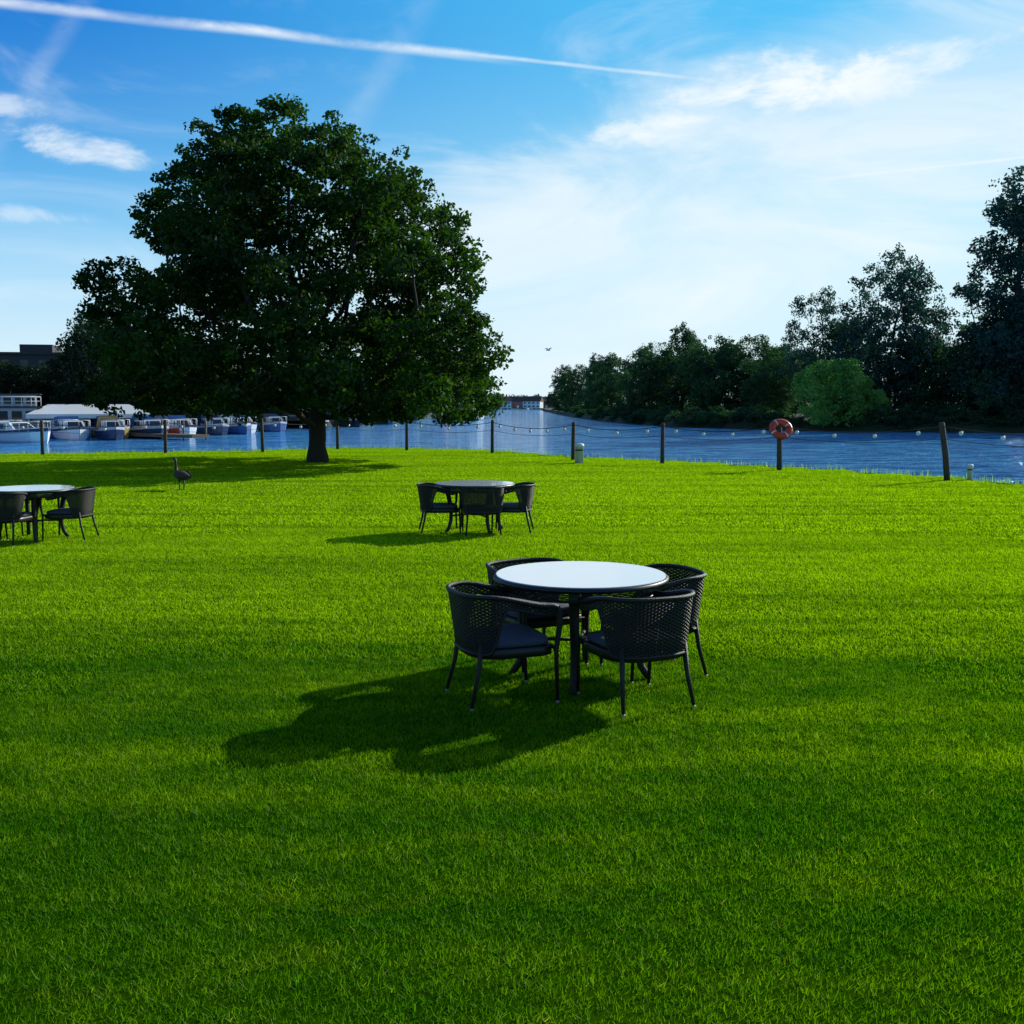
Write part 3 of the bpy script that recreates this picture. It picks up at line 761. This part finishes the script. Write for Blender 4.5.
boat(-26.6,105,R(-60),6.5,None,M_blue); boat(-24.4,109,R(-65),6.5,M_blue,M_navy); boat(-22.5,123,R(-70),7,M_navy,M_navy); boat(-20.3,133,R(-60),7,M_navy,M_cream)
boat(-18,150,R(-75),8,M_navy,M_blue); boat(-17,178,R(-78),8,M_navy,M_cream); boat(-14.5,215,R(-80),9,M_red,M_cream); boat(-6.8,195,R(-95),8,None,M_white); boat(-14.5,265,R(-80),9,None,M_blue)

# ------------------------------------------------------------ buildings
def house(name,x,y,rz,w,dp,h,rh,wall,roof,st=2,flat=False,nw=4):
    e=empty(name,(x,y,.1),rz)
    b=MB(); b.box((0,0,h/2),(w,dp,h),0); b.obj('walls',[wall],e)
    q=MB()
    if flat:
        q.box((0,0,h+.15),(w+.5,dp+.5,.3),0); q.box((w*.15,0,h+.3+.6),(w*.3,dp*.5,1.2),0)
    else:
        o=.35; q.add([(-w/2-o,-dp/2-o,h-.02),(w/2+o,-dp/2-o,h-.02),(w/2+o,dp/2+o,h-.02),(-w/2-o,dp/2+o,h-.02),(-w/2-o,0,h+rh),(w/2+o,0,h+rh)],[(0,1,5,4),(2,3,4,5),(1,2,5),(3,0,4),(0,3,2,1)],0,False)
        q.box((w*.3,dp*.12,h+rh*.9),(.7,.7,rh*.9),0)
    q.obj('roof',[roof],e)
    g=MB();fr=MB()
    for s in range(st):
        for k in range(nw):
            xx=-w/2+w*(k+.5)/nw; zz=h*(s+.55)/st
            g.box((xx,-dp/2-.02,zz),(w/nw*.45,.06,h/st*.42),0)
            fr.box((xx,-dp/2-.015,zz-h/st*.23),(w/nw*.52,.14,.08),0); fr.box((xx,-dp/2-.015,zz+h/st*.23),(w/nw*.5,.1,.06),0)
    fr.box((0,-dp/2-.04,h*.22/st*2),(1.0,.08,h/st*.75),0)
    g.obj('windows',[M_win],e); fr.obj('frames',[M_grey if flat else M_white],e)
house('apartment_block',-68,150,R(12),14,12,8.6,0,M_grey,M_grey,3,True,6)
house('apartment_block',-81,160,R(12),16,12,7.5,0,M_grey,M_roof,3,True,6)
house('brick_house',-26,128,R(25),9,7,3.6,2.2,M_brick,M_roof,2)
house('brick_house',-34,124,R(20),9,7,3.4,2.2,M_brick,M_roof,2)
house('boathouse',-27,152,R(25),10,7,2.8,2,M_brick,M_roof,1)
for x,y,w_ in [(-6,620,M_white),(4,640,M_brick),(12,610,M_white),(-14,600,M_grey),(20,650,M_brick),(-22,420,M_white),(-24,360,M_brick),(-22,300,M_grey)]:
    house('riverside_house',x,y,random.uniform(-.3,.3),10,8,3.8,3,w_,M_roof,2)
e=empty('marina_pavilion',(-36.0,91,.1),R(22))
b=MB()
for i in range(5):
    for j in(-1,1): b.tube([(-4.6+i*2.3,j*3,-1),(-4.6+i*2.3,j*3,1.1)],.07,6)
b.box((0,0,-.05),(10,6.6,.2),0); b.obj('frame',[M_white],e)
b=MB(); b.add([(-4.8,-3.4,1.1),(4.8,-3.4,1.1),(4.8,3.4,1.1),(-4.8,3.4,1.1),(-3.2,0,1.9),(3.2,0,1.9),(-4.8,-3.4,.75),(4.8,-3.4,.75),(-4.8,3.4,.8),(4.8,3.4,.8)],[(0,1,5,4),(1,2,5),(2,3,4,5),(3,0,4),(6,7,1,0),(7,9,2,1)],0,False); b.obj('canopy_roof',[M_white],e)
b=MB()
for k in range(4): b.box((-3.6+k*2.4,2.6,.6),(1.9,.1,.9),0)
b.obj('windows',[M_win],e)
e=empty('marina_clubhouse',(-42.3,89,.1),R(22))
b=MB(); b.box((0,0,.8),(5.2,4,1.6),0); b.box((0.4,0,2.2),(4.2,3.4,.9),0); b.obj('walls',[M_cream],e)
b=MB(); b.box((0,0,1.67),(6.0,4.6,.12),0); b.box((.4,0,2.71),(5.0,4.0,.12),0); b.obj('decks',[M_grey],e)
b=MB()
for k in range(5): b.box((-2.1+k*1.05,-2.02,.95),(.75,.06,.8),0); b.box((-1.3+k*.85,-1.72,2.2),(.6,.06,.5),0)
b.obj('windows',[M_win],e)
b=MB()
for k in range(9): b.tube([(-2.9+k*.725,-2.2,1.73),(-2.9+k*.725,-2.2,2.5)],.03,5)
b.tube([(-2.9,-2.2,2.5),(2.9,-2.2,2.5)],.035,5); b.tube([(-2.9,-2.2,2.15),(2.9,-2.2,2.15)],.02,5); b.obj('railing',[M_white],e)
e=empty('wooden_pontoon',(-32.5,88.5,-.45),R(-38)); b=MB(); b.box((0,0,0),(22,1.6,.25),0)
for k in range(8): b.tube([(-10+k*2.9,.95,-1),(-10+k*2.9,.95,1.2)],.08,8,0)
b.obj('deck',[M_wood],e)
